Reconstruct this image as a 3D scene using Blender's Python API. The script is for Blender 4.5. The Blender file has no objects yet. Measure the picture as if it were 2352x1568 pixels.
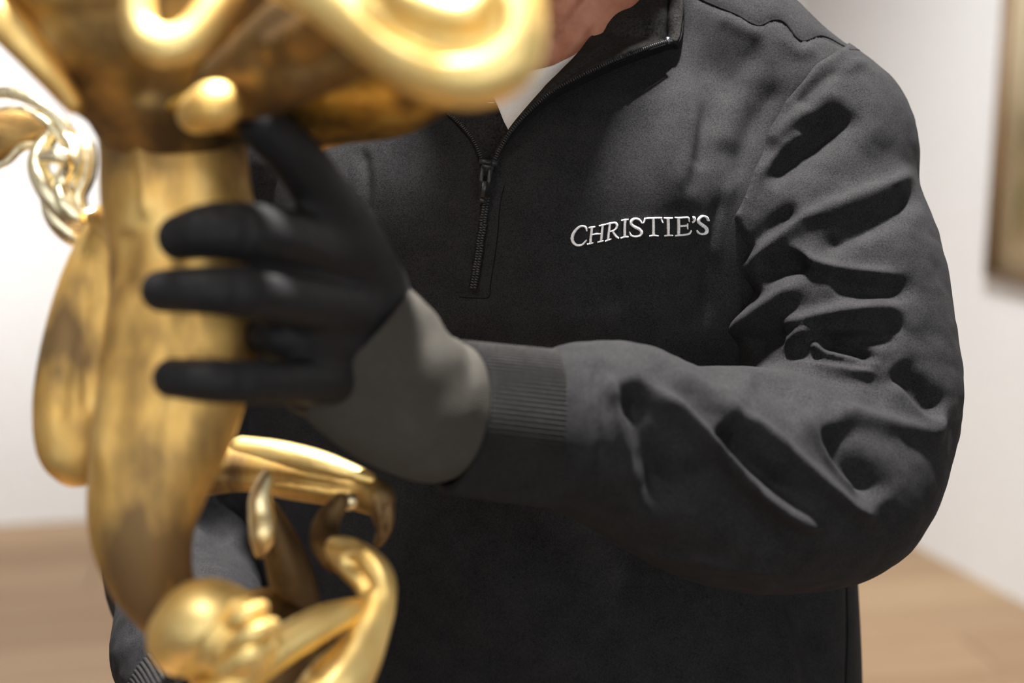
import bpy, math, random
import numpy as np
from mathutils import Vector
from mathutils.bvhtree import BVHTree
from mathutils import noise as mnoise

random.seed(4)
RNG = np.random.default_rng(4)
SC = bpy.context.scene
COL = SC.collection

# ------------------------------------------------------------------ camera
TILT = math.radians(12.0)
CAM = np.array([0.0, 0.0, 1.45])
FPX = 2352 * 50.0 / 36.0
ct, st = math.cos(TILT), math.sin(TILT)
AX = np.array([1.0, 0.0, 0.0])          # camera right
AU = np.array([0.0, st, ct])            # camera up
AF = np.array([0.0, ct, -st])           # camera forward
cam_data = bpy.data.cameras.new('camera')
cam_data.lens = 50.0
cam_data.sensor_width = 36.0
cam_data.clip_start = 0.02
cam_data.dof.use_dof = True
cam_data.dof.focus_distance = 0.885
cam_data.dof.aperture_fstop = 3.4
cam = bpy.data.objects.new('camera', cam_data)
COL.objects.link(cam)
cam.location = CAM
cam.rotation_euler = (math.pi / 2 - TILT, 0, 0)
SC.camera = cam

# ------------------------------------------------------------------ view, world, lights
SC.view_settings.view_transform = 'Standard'
SC.view_settings.look = 'None'
SC.view_settings.gamma = 1.0
SC.view_settings.use_curve_mapping = False
SC.view_settings.exposure = 0.0
world = bpy.data.worlds.new('gallery_ambient')
SC.world = world
world.use_nodes = True
world.node_tree.nodes['Background'].inputs[0].default_value = (0.9, 0.92, 1.0, 1)
world.node_tree.nodes['Background'].inputs[1].default_value = 0.0


def spot(name, loc, target, power, angle, blend, size, color=(1, 0.965, 0.925)):
    l = bpy.data.lights.new(name, 'SPOT')
    l.energy = power
    l.spot_size = math.radians(angle)
    l.spot_blend = blend
    l.shadow_soft_size = size
    l.color = color
    o = bpy.data.objects.new(name, l)
    COL.objects.link(o)
    o.location = loc
    o.rotation_euler = (Vector(target) - Vector(loc)).to_track_quat('-Z', 'Y').to_euler()
    return o


spot('key_spotlight', (0.12, 0.92, 3.3), (0.08, 0.88, 1.25), 1100, 50, 0.4, 0.09)
spot('sculpture_spotlight', (-0.75, -0.25, 3.2), (-0.18, 0.6, 1.28), 90, 20, 0.6, 0.05)
spot('wall_spotlight', (-1.7, 2.2, 3.4), (-1.9, 4.15, 1.9), 570, 62, 0.9, 0.06, (1, 1, 1))
spot('wall_spotlight', (0.3, 1.5, 3.4), (1.55, 2.75, 1.3), 520, 72, 0.9, 0.06, (1, 1, 1))
spot('front_wall_fill', (-1.0, -0.9, 3.4), (-1.2, -2.6, 1.4), 680, 100, 0.9, 0.06, (0.93, 0.97, 1))  # unseen pair added as fill: brightens gold reflections and the shirt front
spot('front_wall_fill', (1.2, -0.9, 3.4), (1.4, -2.6, 1.4), 680, 100, 0.9, 0.06, (0.93, 0.97, 1))
spot('floor_spotlight', (-1.0, 2.2, 3.4), (-1.1, 3.2, 0.0), 240, 90, 0.9, 0.06)
spot('floor_spotlight', (0.7, 2.2, 3.4), (1.0, 3.2, 0.0), 45, 90, 0.9, 0.06)


# ------------------------------------------------------------------ materials
def mat(name):
    m = bpy.data.materials.new(name)
    m.use_nodes = True
    nt = m.node_tree
    return m, nt, nt.nodes['Principled BSDF']


def node(nt, kind, **kw):
    n = nt.nodes.new(kind)
    for k, v in kw.items():
        if hasattr(n, k):
            setattr(n, k, v)
        else:
            n.inputs[k].default_value = v
    return n


def ramp(nt, fac, stops):
    r = nt.nodes.new('ShaderNodeValToRGB')
    el = r.color_ramp.elements
    while len(el) < len(stops):
        el.new(0.5)
    for e, (p, c) in zip(el, stops):
        e.position = p
        e.color = (c[0], c[1], c[2], 1)
    nt.links.new(fac, r.inputs[0])
    return r


def coords(nt, scale=(1, 1, 1), rot=(0, 0, 0)):
    tc = nt.nodes.new('ShaderNodeTexCoord')
    mp = nt.nodes.new('ShaderNodeMapping')
    mp.inputs['Scale'].default_value = scale
    mp.inputs['Rotation'].default_value = rot
    nt.links.new(tc.outputs['Object'], mp.inputs[0])
    return mp.outputs[0]


def bump(nt, b, height, strength, dist):
    bn = nt.nodes.new('ShaderNodeBump')
    bn.inputs['Strength'].default_value = strength
    bn.inputs['Distance'].default_value = dist
    nt.links.new(height, bn.inputs['Height'])
    nt.links.new(bn.outputs[0], b.inputs['Normal'])


def fabric(name, c0, c1, fuzz=0.1, knit=900, bs=0.5):
    m, nt, b = mat(name)
    v = coords(nt)
    n1 = node(nt, 'ShaderNodeTexNoise', Scale=knit, Detail=2.0)
    n2 = node(nt, 'ShaderNodeTexNoise', Scale=60, Detail=4.0)
    nt.links.new(v, n1.inputs['Vector'])
    nt.links.new(v, n2.inputs['Vector'])
    mx = node(nt, 'ShaderNodeMath', operation='MULTIPLY_ADD')
    nt.links.new(n1.outputs[0], mx.inputs[0])
    mx.inputs[1].default_value = 0.75
    sc = node(nt, 'ShaderNodeMath', operation='MULTIPLY')
    nt.links.new(n2.outputs[0], sc.inputs[0])
    sc.inputs[1].default_value = 0.25
    nt.links.new(sc.outputs[0], mx.inputs[2])
    r = ramp(nt, mx.outputs[0], [(0.3, c0), (0.7, c1)])
    nt.links.new(r.outputs[0], b.inputs['Base Color'])
    b.inputs['Roughness'].default_value = 0.95
    b.inputs['Specular IOR Level'].default_value = 0.12
    b.inputs['Sheen Weight'].default_value = fuzz
    b.inputs['Sheen Roughness'].default_value = 0.6
    wv = node(nt, 'ShaderNodeTexVoronoi', Scale=knit * 1.7)
    nt.links.new(v, wv.inputs['Vector'])
    bump(nt, b, wv.outputs['Distance'], bs * 0.6, 0.00025)
    return m


M_SWEAT = fabric('black_sweatshirt_fleece', (0.006, 0.006, 0.0068), (0.029, 0.0285, 0.030), 0.0, 1150, 0.7)
M_RIB = fabric('black_ribbed_knit', (0.011, 0.011, 0.011), (0.032, 0.031, 0.030), 0.0)
M_FUZZ = fabric('black_brushed_inside', (0.006, 0.006, 0.0062), (0.034, 0.032, 0.030), 0.0, 700, 0.9)
M_GREYKNIT = fabric('olive_grey_glove_knit', (0.044, 0.041, 0.036), (0.074, 0.069, 0.060), 0.0, 1200)
M_TEE = fabric('white_cotton', (0.74, 0.72, 0.70), (0.86, 0.85, 0.83), 0.02, 1400, 0.25)
M_TROUSER = fabric('black_trouser_twill', (0.012, 0.012, 0.014), (0.025, 0.025, 0.027), 0.0)


def plain(name, col, rough, metal=0.0, spec=0.5):
    m, nt, b = mat(name)
    n = node(nt, 'ShaderNodeTexNoise', Scale=250, Detail=3.0)
    nt.links.new(coords(nt), n.inputs['Vector'])
    r = ramp(nt, n.outputs[0], [(0.3, [c * 0.85 for c in col]), (0.7, [min(1, c * 1.12) for c in col])])
    nt.links.new(r.outputs[0], b.inputs['Base Color'])
    b.inputs['Roughness'].default_value = rough
    b.inputs['Metallic'].default_value = metal
    b.inputs['Specular IOR Level'].default_value = spec
    return m


M_GLOVE = plain('black_coated_glove', (0.011, 0.011, 0.012), 0.58, 0, 0.22)
M_ZIP = plain('black_zip_metal', (0.014, 0.014, 0.016), 0.42, 0.0, 0.5)
M_TAPE = plain('black_zip_tape', (0.008, 0.008, 0.009), 0.9, 0, 0.1)
M_SEAM = plain('black_seam_thread', (0.006, 0.006, 0.007), 0.9, 0, 0.1)
M_HAIR = plain('dark_brown_hair', (0.03, 0.018, 0.012), 0.5)
M_SHOE = plain('black_shoe_leather', (0.012, 0.012, 0.012), 0.45)
M_PLASTER = plain('white_gallery_paint', (0.80, 0.795, 0.79), 0.85, 0, 0.2)
M_CEIL = plain('ceiling_paint', (0.45, 0.445, 0.44), 0.9, 0, 0.2)
M_FRAMEWOOD = plain('brown_frame_wood', (0.21, 0.13, 0.065), 0.5)
M_MATBOARD = plain('cream_mat_board', (0.86, 0.74, 0.50), 0.8)


def thread_mat():
    m, nt, b = mat('white_embroidery_thread')
    v = coords(nt)
    w = node(nt, 'ShaderNodeTexNoise', Scale=1800, Detail=2.0)
    nt.links.new(v, w.inputs['Vector'])
    r = ramp(nt, w.outputs[0], [(0.3, (0.62, 0.60, 0.62)), (0.65, (0.95, 0.94, 0.95))])
    nt.links.new(r.outputs[0], b.inputs['Base Color'])
    b.inputs['Roughness'].default_value = 0.45
    b.inputs['Sheen Weight'].default_value = 0.3
    bump(nt, b, w.outputs[0], 0.6, 0.0004)
    return m


M_THREAD = thread_mat()


def skin_mat():
    m, nt, b = mat('skin')
    n = node(nt, 'ShaderNodeTexNoise', Scale=90, Detail=5.0)
    nt.links.new(coords(nt), n.inputs['Vector'])
    r = ramp(nt, n.outputs[0], [(0.3, (0.30, 0.10, 0.052)), (0.7, (0.44, 0.18, 0.10))])
    nt.links.new(r.outputs[0], b.inputs['Base Color'])
    b.inputs['Roughness'].default_value = 0.5
    b.inputs['Subsurface Weight'].default_value = 0.12
    b.inputs['Subsurface Radius'].default_value = (0.01, 0.004, 0.002)
    bump(nt, b, n.outputs[0], 0.2, 0.001)
    return m


M_SKIN = skin_mat()


def gold_mat(name, bright, mid, dark, patina, rough, stretch=(30, 30, 9)):
    """polished gilt bronze with streaks of brown patina"""
    m, nt, b = mat(name)
    n = node(nt, 'ShaderNodeTexNoise', Scale=1.0, Detail=6.0, Roughness=0.6)
    nt.links.new(coords(nt, stretch), n.inputs['Vector'])
    n2 = node(nt, 'ShaderNodeTexNoise', Scale=14.0, Detail=3.0)
    nt.links.new(coords(nt), n2.inputs['Vector'])
    mx = node(nt, 'ShaderNodeMath', operation='ADD')
    nt.links.new(n.outputs[0], mx.inputs[0])
    nt.links.new(n2.outputs[0], mx.inputs[1])
    half = node(nt, 'ShaderNodeMath', operation='MULTIPLY')
    nt.links.new(mx.outputs[0], half.inputs[0])
    half.inputs[1].default_value = 0.5
    p = patina
    r = ramp(nt, half.outputs[0], [(p - 0.10, dark), (p, mid), (p + 0.10, bright)])
    nt.links.new(r.outputs[0], b.inputs['Base Color'])
    rr = ramp(nt, half.outputs[0], [(p - 0.1, [rough + 0.22] * 3), (p + 0.12, [rough] * 3)])
    nt.links.new(rr.outputs[0], b.inputs['Roughness'])
    b.inputs['Metallic'].default_value = 1.0
    bump(nt, b, n.outputs[0], 0.15, 0.002)
    return m


M_GOLD = gold_mat('polished_gilt_bronze', (0.97, 0.73, 0.30), (0.86, 0.59, 0.19), (0.52, 0.33, 0.10), 0.43, 0.44)
M_PATINA = gold_mat('streaked_gilt_bronze', (0.98, 0.72, 0.29), (0.74, 0.47, 0.15), (0.25, 0.16, 0.075), 0.525, 0.40)
M_BROWN = gold_mat('brown_patinated_bronze', (0.72, 0.45, 0.13), (0.40, 0.25, 0.09), (0.15, 0.095, 0.045), 0.54, 0.38, (26, 26, 26))
M_MOTTLE = gold_mat('mottled_gilt_bronze', (0.92, 0.60, 0.13), (0.55, 0.31, 0.06), (0.10, 0.065, 0.035), 0.51, 0.4, (55, 40, 40))
M_SATIN = gold_mat('satin_gilt_bronze', (0.95, 0.72, 0.30), (0.84, 0.58, 0.20), (0.45, 0.29, 0.10), 0.45, 0.46)
M_PALE = gold_mat('pale_silvered_bronze', (1.0, 0.90, 0.62), (0.95, 0.76, 0.40), (0.6, 0.42, 0.18), 0.42, 0.27)


def wood_mat():
    m, nt, b = mat('oak_floorboard')
    oi = nt.nodes.new('ShaderNodeObjectInfo')
    n = node(nt, 'ShaderNodeTexNoise', Scale=1.0, Detail=5.0)
    nt.links.new(coords(nt, (3, 40, 10)), n.inputs['Vector'])
    a = node(nt, 'ShaderNodeMath', operation='MULTIPLY_ADD')
    nt.links.new(oi.outputs['Random'], a.inputs[0])
    a.inputs[1].default_value = 0.55
    s = node(nt, 'ShaderNodeMath', operation='MULTIPLY')
    nt.links.new(n.outputs[0], s.inputs[0])
    s.inputs[1].default_value = 0.45
    nt.links.new(s.outputs[0], a.inputs[2])
    r = ramp(nt, a.outputs[0], [(0.1, (0.27, 0.165, 0.09)), (0.9, (0.42, 0.29, 0.17))])
    nt.links.new(r.outputs[0], b.inputs['Base Color'])
    b.inputs['Roughness'].default_value = 0.5
    return m


M_WOOD = wood_mat()
M_SUBFLOOR = plain('dark_subfloor', (0.05, 0.035, 0.025), 0.9)


# ------------------------------------------------------------------ geometry helpers
def px3(x, y, d):
    """a point of the place: where the sight line of a pixel stands at depth d (camera axes, metres)"""
    return np.array([(x - 1176) / FPX * d, (784 - y) / FPX * d, d])


def to_world(V):
    V = np.asarray(V, dtype=float)
    return CAM + V[:, :1] * AX + V[:, 1:2] * AU + V[:, 2:3] * AF


def to_cam(W):
    Q = np.asarray(W, dtype=float) - CAM
    return np.stack([Q @ AX, Q @ AU, Q @ AF], 1)


def to_px(V):
    return 1176 + V[:, 0] / V[:, 2] * FPX, 784 - V[:, 1] / V[:, 2] * FPX


def cr(pts, n):
    """Catmull-Rom resample of rows"""
    P = np.asarray(pts, dtype=float)
    if len(P) < 3:
        t = np.linspace(0, 1, n)[:, None]
        return P[0] * (1 - t) + P[-1] * t
    Q = np.vstack([2 * P[0] - P[1], P, 2 * P[-1] - P[-2]])
    seg = np.linspace(0, len(P) - 1 - 1e-9, n)
    i = seg.astype(int)
    t = (seg - i)[:, None]
    a, b, c, d = Q[i], Q[i + 1], Q[i + 2], Q[i + 3]
    return 0.5 * (2 * b + (c - a) * t + (2 * a - 5 * b + 4 * c - d) * t ** 2 + (3 * b - a - 3 * c + d) * t ** 3)


def smin(a, b, k):
    h = np.clip(0.5 + 0.5 * (b - a) / k, 0, 1)
    return b * (1 - h) + a * h - k * h * (1 - h)


def sd_tube(P, path, flat=None):
    """path rows: x y z r ; flat = (direction, stretch): squeezes the section along a direction"""
    path = np.asarray(path, dtype=float)
    C = path[:, :3]
    if flat is not None:
        n = np.asarray(flat[0], float)
        n = n / np.linalg.norm(n)
        P = P + ((flat[1] - 1) * (P @ n))[:, None] * n
        C = C + ((flat[1] - 1) * (C @ n))[:, None] * n
    P = P.astype(np.float32)
    out = np.full(len(P), 1e3, np.float32)
    for a, b, ra, rb in zip(C[:-1], C[1:], path[:-1, 3], path[1:, 3]):
        ba = b - a
        L = max(ba @ ba, 1e-12)
        q = P - a.astype(np.float32)
        t = np.clip(q @ (ba / L).astype(np.float32), 0, 1)
        d = np.sqrt(((q - t[:, None] * ba.astype(np.float32)) ** 2).sum(1)) - (ra + t * (rb - ra))
        out = np.minimum(out, d)
    return out


def sd_ell(P, c, r, axes=None):
    q = P - np.asarray(c)
    if axes is not None:
        q = q @ np.asarray(axes).T
    r = np.asarray(r, float)
    k0 = np.sqrt(((q / r) ** 2).sum(1)) + 1e-9
    k1 = np.sqrt(((q / r ** 2) ** 2).sum(1)) + 1e-9
    return k0 * (k0 - 1) / k1


def ppath(rows, n=None):
    """rows of pixel x, y, depth, pixel radius -> x y z r in metres"""
    out = np.array([list(px3(x, y, d)) + [r * d / FPX] for x, y, d, r in rows])
    return cr(out, n or 5 * len(rows)) if len(rows) > 2 or n else out


EDGES = [((0, 0, 0), ax) for ax in range(3)]


def surf(f, lo, hi, h):
    """surface of a solid given by a distance function, as vertices and quads"""
    lo, hi = np.asarray(lo, float), np.asarray(hi, float)
    B = 4
    nb = np.ceil((hi - lo) / (h * B)).astype(int) + 1
    n = nb * B
    g = [lo[i] + h * (np.arange(nb[i]) * B + (B - 1) / 2) for i in range(3)]
    cp = np.stack(np.meshgrid(*g, indexing='ij'), -1).reshape(-1, 3)
    cd = f(cp).reshape(nb).astype(np.float32)
    D = cd.repeat(B, 0).repeat(B, 1).repeat(B, 2)
    act = np.abs(cd) < h * B * 2.2
    m = act.repeat(B, 0).repeat(B, 1).repeat(B, 2)
    idx = np.argwhere(m)
    D[m] = f(lo + idx * h).astype(np.float32)
    D[0], D[-1], D[:, 0], D[:, -1], D[:, :, 0], D[:, :, -1] = (1.0,) * 6
    S = D < 0
    acc = np.zeros(tuple(n - 1) + (3,), np.float32)
    cnt = np.zeros(tuple(n - 1), np.float32)
    for ax in range(3):
        o = [a for a in range(3) if a != ax]
        for i in (0, 1):
            for j in (0, 1):
                s0, s1 = [None] * 3, [None] * 3
                s0[ax], s1[ax] = slice(0, n[ax] - 1), slice(1, n[ax])
                s0[o[0]] = s1[o[0]] = slice(i, n[o[0]] - 1 + i)
                s0[o[1]] = s1[o[1]] = slice(j, n[o[1]] - 1 + j)
                a, b = D[tuple(s0)], D[tuple(s1)]
                c = (a < 0) != (b < 0)
                ii = np.nonzero(c)
                t = a[ii] / (a[ii] - b[ii])
                v = np.zeros((len(t), 3), np.float32)
                v[:, ax] = t
                v[:, o[0]], v[:, o[1]] = i, j
                acc[ii] += v
                cnt[ii] += 1
    cell = cnt > 0
    ids = np.full(cell.shape, -1, np.int64)
    ci = np.argwhere(cell)
    ids[cell] = np.arange(len(ci))
    V = lo + (ci + acc[cell] / cnt[cell][:, None]) * h
    quads = []
    for ax in range(3):
        o = [a for a in range(3) if a != ax]
        s0, s1 = [slice(1, n[a] - 1) for a in range(3)], [slice(1, n[a] - 1) for a in range(3)]
        s0[ax], s1[ax] = slice(0, n[ax] - 1), slice(1, n[ax])
        a, b = S[tuple(s0)], S[tuple(s1)]
        for flip, c in ((False, a & ~b), (True, b & ~a)):
            e = np.argwhere(c)
            if not len(e):
                continue
            e[:, o[0]] += 1
            e[:, o[1]] += 1
            q = []
            for di, dj in ((0, 0), (1, 0), (1, 1), (0, 1)):
                k = e.copy()
                k[:, o[0]] -= di
                k[:, o[1]] -= dj
                q.append(ids[k[:, 0], k[:, 1], k[:, 2]])
            q = np.stack(q, 1)
            if flip != (ax == 1):
                q = q[:, ::-1]
            quads.append(q)
    F = np.concatenate(quads)
    F = F[(F >= 0).all(1)]
    return V, F


def normals(V, F):
    n = np.cross(V[F[:, 2]] - V[F[:, 0]], V[F[:, 3]] - V[F[:, 1]])
    N = np.zeros_like(V)
    for k in range(4):
        for c in range(3):
            N[:, c] += np.bincount(F[:, k], n[:, c], len(V))
    return N / (np.linalg.norm(N, axis=1, keepdims=True) + 1e-12)


def relax(V, F, it=2, f=0.5):
    for _ in range(it):
        A = np.zeros_like(V)
        c = np.zeros(len(V))
        for k in range(4):
            i, j = F[:, k], F[:, (k + 1) % 4]
            for a in range(3):
                A[:, a] += np.bincount(i, V[j, a], len(V)) + np.bincount(j, V[i, a], len(V))
            c += np.bincount(i, minlength=len(V)) + np.bincount(j, minlength=len(V))
        V = V * (1 - f) + f * A / np.maximum(c, 1)[:, None]
    return V


def stroke_disp(V, N, S, gain=1.0):
    """cloth folds and chased grooves: each one a line on the surface with a width and a height in millimetres"""
    x, y = to_px(V)
    P = np.stack([x, y], 1)
    vd = V / np.linalg.norm(V, axis=1, keepdims=True)
    face = np.clip(-(N * vd).sum(1) / 0.35, 0, 1)
    face = face * face * (3 - 2 * face)
    out = np.zeros(len(V))
    for pts, w, amp, kind in S:
        L = cr(pts, max(8, 6 * len(pts)))
        m = 3.0 * w
        sel = np.nonzero((x > L[:, 0].min() - m) & (x < L[:, 0].max() + m) & (y > L[:, 1].min() - m)
                         & (y < L[:, 1].max() + m) & (face > 0))[0]
        if not len(sel):
            continue
        p = P[sel]
        best = np.full(len(sel), 1e9)
        bt = np.zeros(len(sel))
        bs = np.zeros(len(sel))
        for i in range(len(L) - 1):
            a, b = L[i], L[i + 1]
            ba = b - a
            LL = max(ba @ ba, 1e-9)
            q = p - a
            t = np.clip(q @ ba / LL, 0, 1)
            r = q - t[:, None] * ba
            d = np.sqrt((r ** 2).sum(1))
            s = ba[0] * r[:, 1] - ba[1] * r[:, 0]
            k = d < best
            best[k], bt[k], bs[k] = d[k], (i + t[k]) / (len(L) - 1), np.sign(s[k])
        fade = np.clip(np.minimum(bt, 1 - bt) / 0.22, 0, 1)
        fade = fade * fade * (3 - 2 * fade)
        if kind == 'g':
            f = np.exp(-(best / w) ** 2)
        elif kind == 'c':
            f = np.exp(-best / w)
            fade = 1.0
        else:                                  # 'o': one side laps over the other
            f = np.tanh(bs * best / (0.22 * w)) * np.exp(-(best / w) ** 2)
        out[sel] += gain * amp * 0.001 * f * fade * face[sel]
    return out


ORIGIN = {}


def link_mesh(name, V, F, material, parent=None, world_pts=None, smooth=True):
    """V in camera axes (or world_pts given): one mesh object, child of parent"""
    W = to_world(V) if world_pts is None else np.asarray(world_pts, float)
    o0 = np.zeros(3)
    if parent is not None:
        q = parent
        while q is not None:
            o0 += np.array(q.location)
            q = q.parent
    me = bpy.data.meshes.new(name)
    if isinstance(F, np.ndarray):
        me.vertices.add(len(W))
        me.vertices.foreach_set('co', (W - o0).astype(np.float32).ravel())
        k = F.shape[1]
        me.loops.add(F.size)
        me.loops.foreach_set('vertex_index', F.astype(np.int32).ravel())
        me.polygons.add(len(F))
        me.polygons.foreach_set('loop_start', (np.arange(len(F)) * k).astype(np.int32))
        me.update(calc_edges=True)
    else:
        me.from_pydata([tuple(v) for v in (W - o0)], [], [tuple(f) for f in F])
    me.validate()
    if smooth:
        me.shade_smooth()
    me.materials.append(material)
    o = bpy.data.objects.new(name, me)
    COL.objects.link(o)
    if parent is not None:
        o.parent = parent
    return o


def solid(name, f, rows_bounds, h, material, parent, strokes=None, rel=2, cut=None, keep=None, gain=1.0, ripple=0.0):
    lo, hi = rows_bounds
    V, F = surf(f, lo, hi, h)
    V = relax(V, F, rel)
    if strokes:
        N = normals(V, F)
        V = V + N * stroke_disp(V, N, strokes, gain)[:, None]
        V = relax(V, F, 1, 0.3)
    if keep is not None:
        keep.append((V.copy(), F.copy()))
    if ripple:
        N = normals(V, F)
        d = np.array([mnoise.noise((p[0] * 34, p[1] * 46, p[2] * 34)) + 0.5 * mnoise.noise((p[0] * 90, p[1] * 120, p[2] * 90)) for p in V])
        V = V + N * (d * ripple)[:, None]
    if cut is not None:
        F = cut(V, F)
    return link_mesh(name, V, F, material, parent)


def bounds(*paths, pad=0.006):
    lo = np.min([(p[:, :3] - p[:, 3:4]).min(0) for p in paths], 0) - pad
    hi = np.max([(p[:, :3] + p[:, 3:4]).max(0) for p in paths], 0) + pad
    return lo, hi


def grid(name, G, material, parent, thick=0.0, closed_u=False):
    """G[nu][nv] of camera-axis points -> sheet; thick > 0 makes it a solid sheet"""
    G = np.asarray(G, float)
    nu, nv = G.shape[:2]
    V = G.reshape(-1, 3)
    I = np.arange(nu * nv).reshape(nu, nv)
    if closed_u:
        I = np.vstack([I, I[:1]])
    F = np.stack([I[:-1, :-1], I[1:, :-1], I[1:, 1:], I[:-1, 1:]], -1).reshape(-1, 4)
    if thick > 0:
        N = normals(V, F)
        n0 = len(V)
        rim = []
        if not closed_u:
            b = list(I[:, 0]) + list(I[-1, 1:]) + list(I[::-1, -1])[1:] + list(I[0, ::-1])[1:-1]
            b2 = b[1:] + b[:1]
            rim.append(np.stack([b, np.array(b) + n0, np.array(b2) + n0, b2], 1))
        else:
            for e in (I[:, 0], I[:, -1]):
                rim.append(np.stack([e[:-1], e[:-1] + n0, e[1:] + n0, e[1:]], 1))
        V = np.vstack([V + N * thick / 2, V - N * thick / 2])
        F = np.vstack([F, F[:, ::-1] + n0] + rim)
    return link_mesh(name, V, F, material, parent)


def frames(C):
    T = np.gradient(C, axis=0)
    T /= np.linalg.norm(T, axis=1, keepdims=True) + 1e-12
    ref = np.array([0, 0, 1.0])
    A = np.cross(T, ref)
    bad = np.linalg.norm(A, axis=1) < 0.05
    A[bad] = np.cross(T[bad], [0, 1.0, 0])
    A /= np.linalg.norm(A, axis=1, keepdims=True)
    return T, A, np.cross(A, T)


def cord(C, r, ns=6):
    """round cord along points; returns V, F"""
    C = np.asarray(C, float)
    r = np.broadcast_to(r, len(C))
    T, A, B = frames(C)
    th = np.arange(ns) * 2 * math.pi / ns
    G = C[:, None] + r[:, None, None] * (np.cos(th)[None, :, None] * A[:, None] + np.sin(th)[None, :, None] * B[:, None])
    V = G.reshape(-1, 3)
    n = len(C)
    I = np.arange(n * ns).reshape(n, ns)
    J = np.roll(I, -1, 1)
    F = np.stack([I[:-1], J[:-1], J[1:], I[1:]], -1).reshape(-1, 4)
    caps = []
    for k, row in ((0, I[0][::-1]), (n - 1, I[-1])):
        for q in range(1, ns - 2, 2):
            caps.append([row[0], row[q], row[q + 1], row[q + 2]])
    return V, np.vstack([F, np.array(caps)])


def merge(parts):
    Vs, Fs, o = [], [], 0
    for V, F in parts:
        Vs.append(V)
        Fs.append(F + o)
        o += len(V)
    return np.vstack(Vs), np.vstack(Fs)


def box_vf(c, ax, half):
    ax = np.asarray(ax, float)
    V = np.array([c + sx * half[0] * ax[0] + sy * half[1] * ax[1] + sz * half[2] * ax[2]
                  for sx in (-1, 1) for sy in (-1, 1) for sz in (-1, 1)])
    F = np.array([[0, 1, 3, 2], [4, 6, 7, 5], [0, 4, 5, 1], [2, 3, 7, 6], [0, 2, 6, 4], [1, 5, 7, 3]])
    return V, F


def empty(name, loc, label=None, cat=None, group=None):
    o = bpy.data.objects.new(name, None)
    COL.objects.link(o)
    o.location = loc
    o.empty_display_size = 0.05
    if label:
        o['label'], o['category'] = label, cat
    if group:
        o['group'] = group
    return o


def struct(o):
    o['kind'] = 'structure'
    return o


# ------------------------------------------------------------------ room
A_L = np.array([-1.56, 4.13])                      # foot of the back wall at the left of the picture
BDIR = np.array([1.0, 0.20]) / math.hypot(1, 0.20)
R_P = np.array([1.149, 4.03])                      # foot of the right wall
RDIR = np.array([0.196, -0.52]) / math.hypot(0.196, 0.52)
s = np.linalg.solve(np.array([BDIR, -RDIR]).T, R_P - A_L)
CORNER = A_L + s[0] * BDIR
LEFT = CORNER - BDIR * 5.2
RFRONT = CORNER + RDIR * 7.2
LFRONT = LEFT + RDIR * 7.2 - BDIR * 1.2
H = 3.6


def wall(name, p, q, material=M_PLASTER, t=0.12):
    p, q = np.asarray(p), np.asarray(q)
    d = (q - p) / np.linalg.norm(q - p)
    nrm = np.array([-d[1], d[0]])                   # outward for a clockwise round
    V = []
    for a in (p - d * t, q + d * t):
        for off in (0, t):
            for z in (-0.02, H):
                V.append([*(a + nrm * off), z])
    F = [(0, 1, 5, 4), (2, 6, 7, 3), (0, 2, 3, 1), (4, 5, 7, 6), (1, 3, 7, 5), (0, 4, 6, 2)]
    return struct(link_mesh(name, None, F, material, None, world_pts=V, smooth=False))


wall('wall_back', LEFT, CORNER)
wall('wall_right', CORNER, RFRONT)
wall('wall_front', RFRONT, LFRONT)
wall('wall_left', LFRONT, LEFT)


def slab(name, z0, z1, material):
    c = [LEFT, CORNER, RFRONT, LFRONT]
    V = [[*p, z] for z in (z0, z1) for p in c]
    F = [(0, 1, 2, 3), (7, 6, 5, 4), (0, 4, 5, 1), (1, 5, 6, 2), (2, 6, 7, 3), (3, 7, 4, 0)]
    return struct(link_mesh(name, None, F, material, None, world_pts=V, smooth=False))


floor = slab('floor', -0.06, -0.012, M_SUBFLOOR)
slab('ceiling', H, H + 0.1, M_CEIL)

# floorboards: single boards across the visible part of the room, parallel to the back wall
PW, PL = 0.19, 1.9


def plank_mesh():
    V, e = [], 0.002
    for (x, y, z) in ((0, 0, 0), (1, 0, 0), (1, 1, 0), (0, 1, 0)):
        V.append((x * (PL - 0.003), y * (PW - 0.004), -0.013))
    for (x, y) in ((0, 0), (1, 0), (1, 1), (0, 1)):
        V.append((x * (PL - 0.003), y * (PW - 0.004), -0.003))
    for (x, y) in ((0, 0), (1, 0), (1, 1), (0, 1)):
        V.append((x * (PL - 0.003) + (e if x == 0 else -e), y * (PW - 0.004) + (e if y == 0 else -e), 0.0))
    F = [(3, 2, 1, 0), (8, 9, 10, 11)]
    for k in range(4):
        j = (k + 1) % 4
        F += [(k, j, j + 4, k + 4), (k + 4, j + 4, j + 8, k + 8)]
    me = bpy.data.meshes.new('plank')
    me.from_pydata(V, [], F)
    me.materials.append(M_WOOD)
    return me


pm = plank_mesh()
ang = math.atan2(BDIR[1], BDIR[0])
nb_ = np.array([BDIR[1], -BDIR[0]])                 # from the back wall into the room
bp = 0
for row in range(22):
    off = (row * 0.71) % PL
    for k in range(5):
        u = -4.6 - off + k * PL
        p = CORNER + BDIR * u + nb_ * (PW * (row + 1))
        q = p + BDIR * PL
        r_end = (q - CORNER) @ BDIR
        lim = (PW * (row + 1)) * 0.16 + 0.10
        if u > lim or u < -6.5:
            continue
        o = bpy.data.objects.new('plank', pm)
        COL.objects.link(o)
        o.parent = floor
        o.location = (p[0], p[1], 0)
        o.rotation_euler = (0, 0, ang)
        if r_end > lim:
            o.scale = ((lim - u) / PL, 1, 1)


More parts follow.
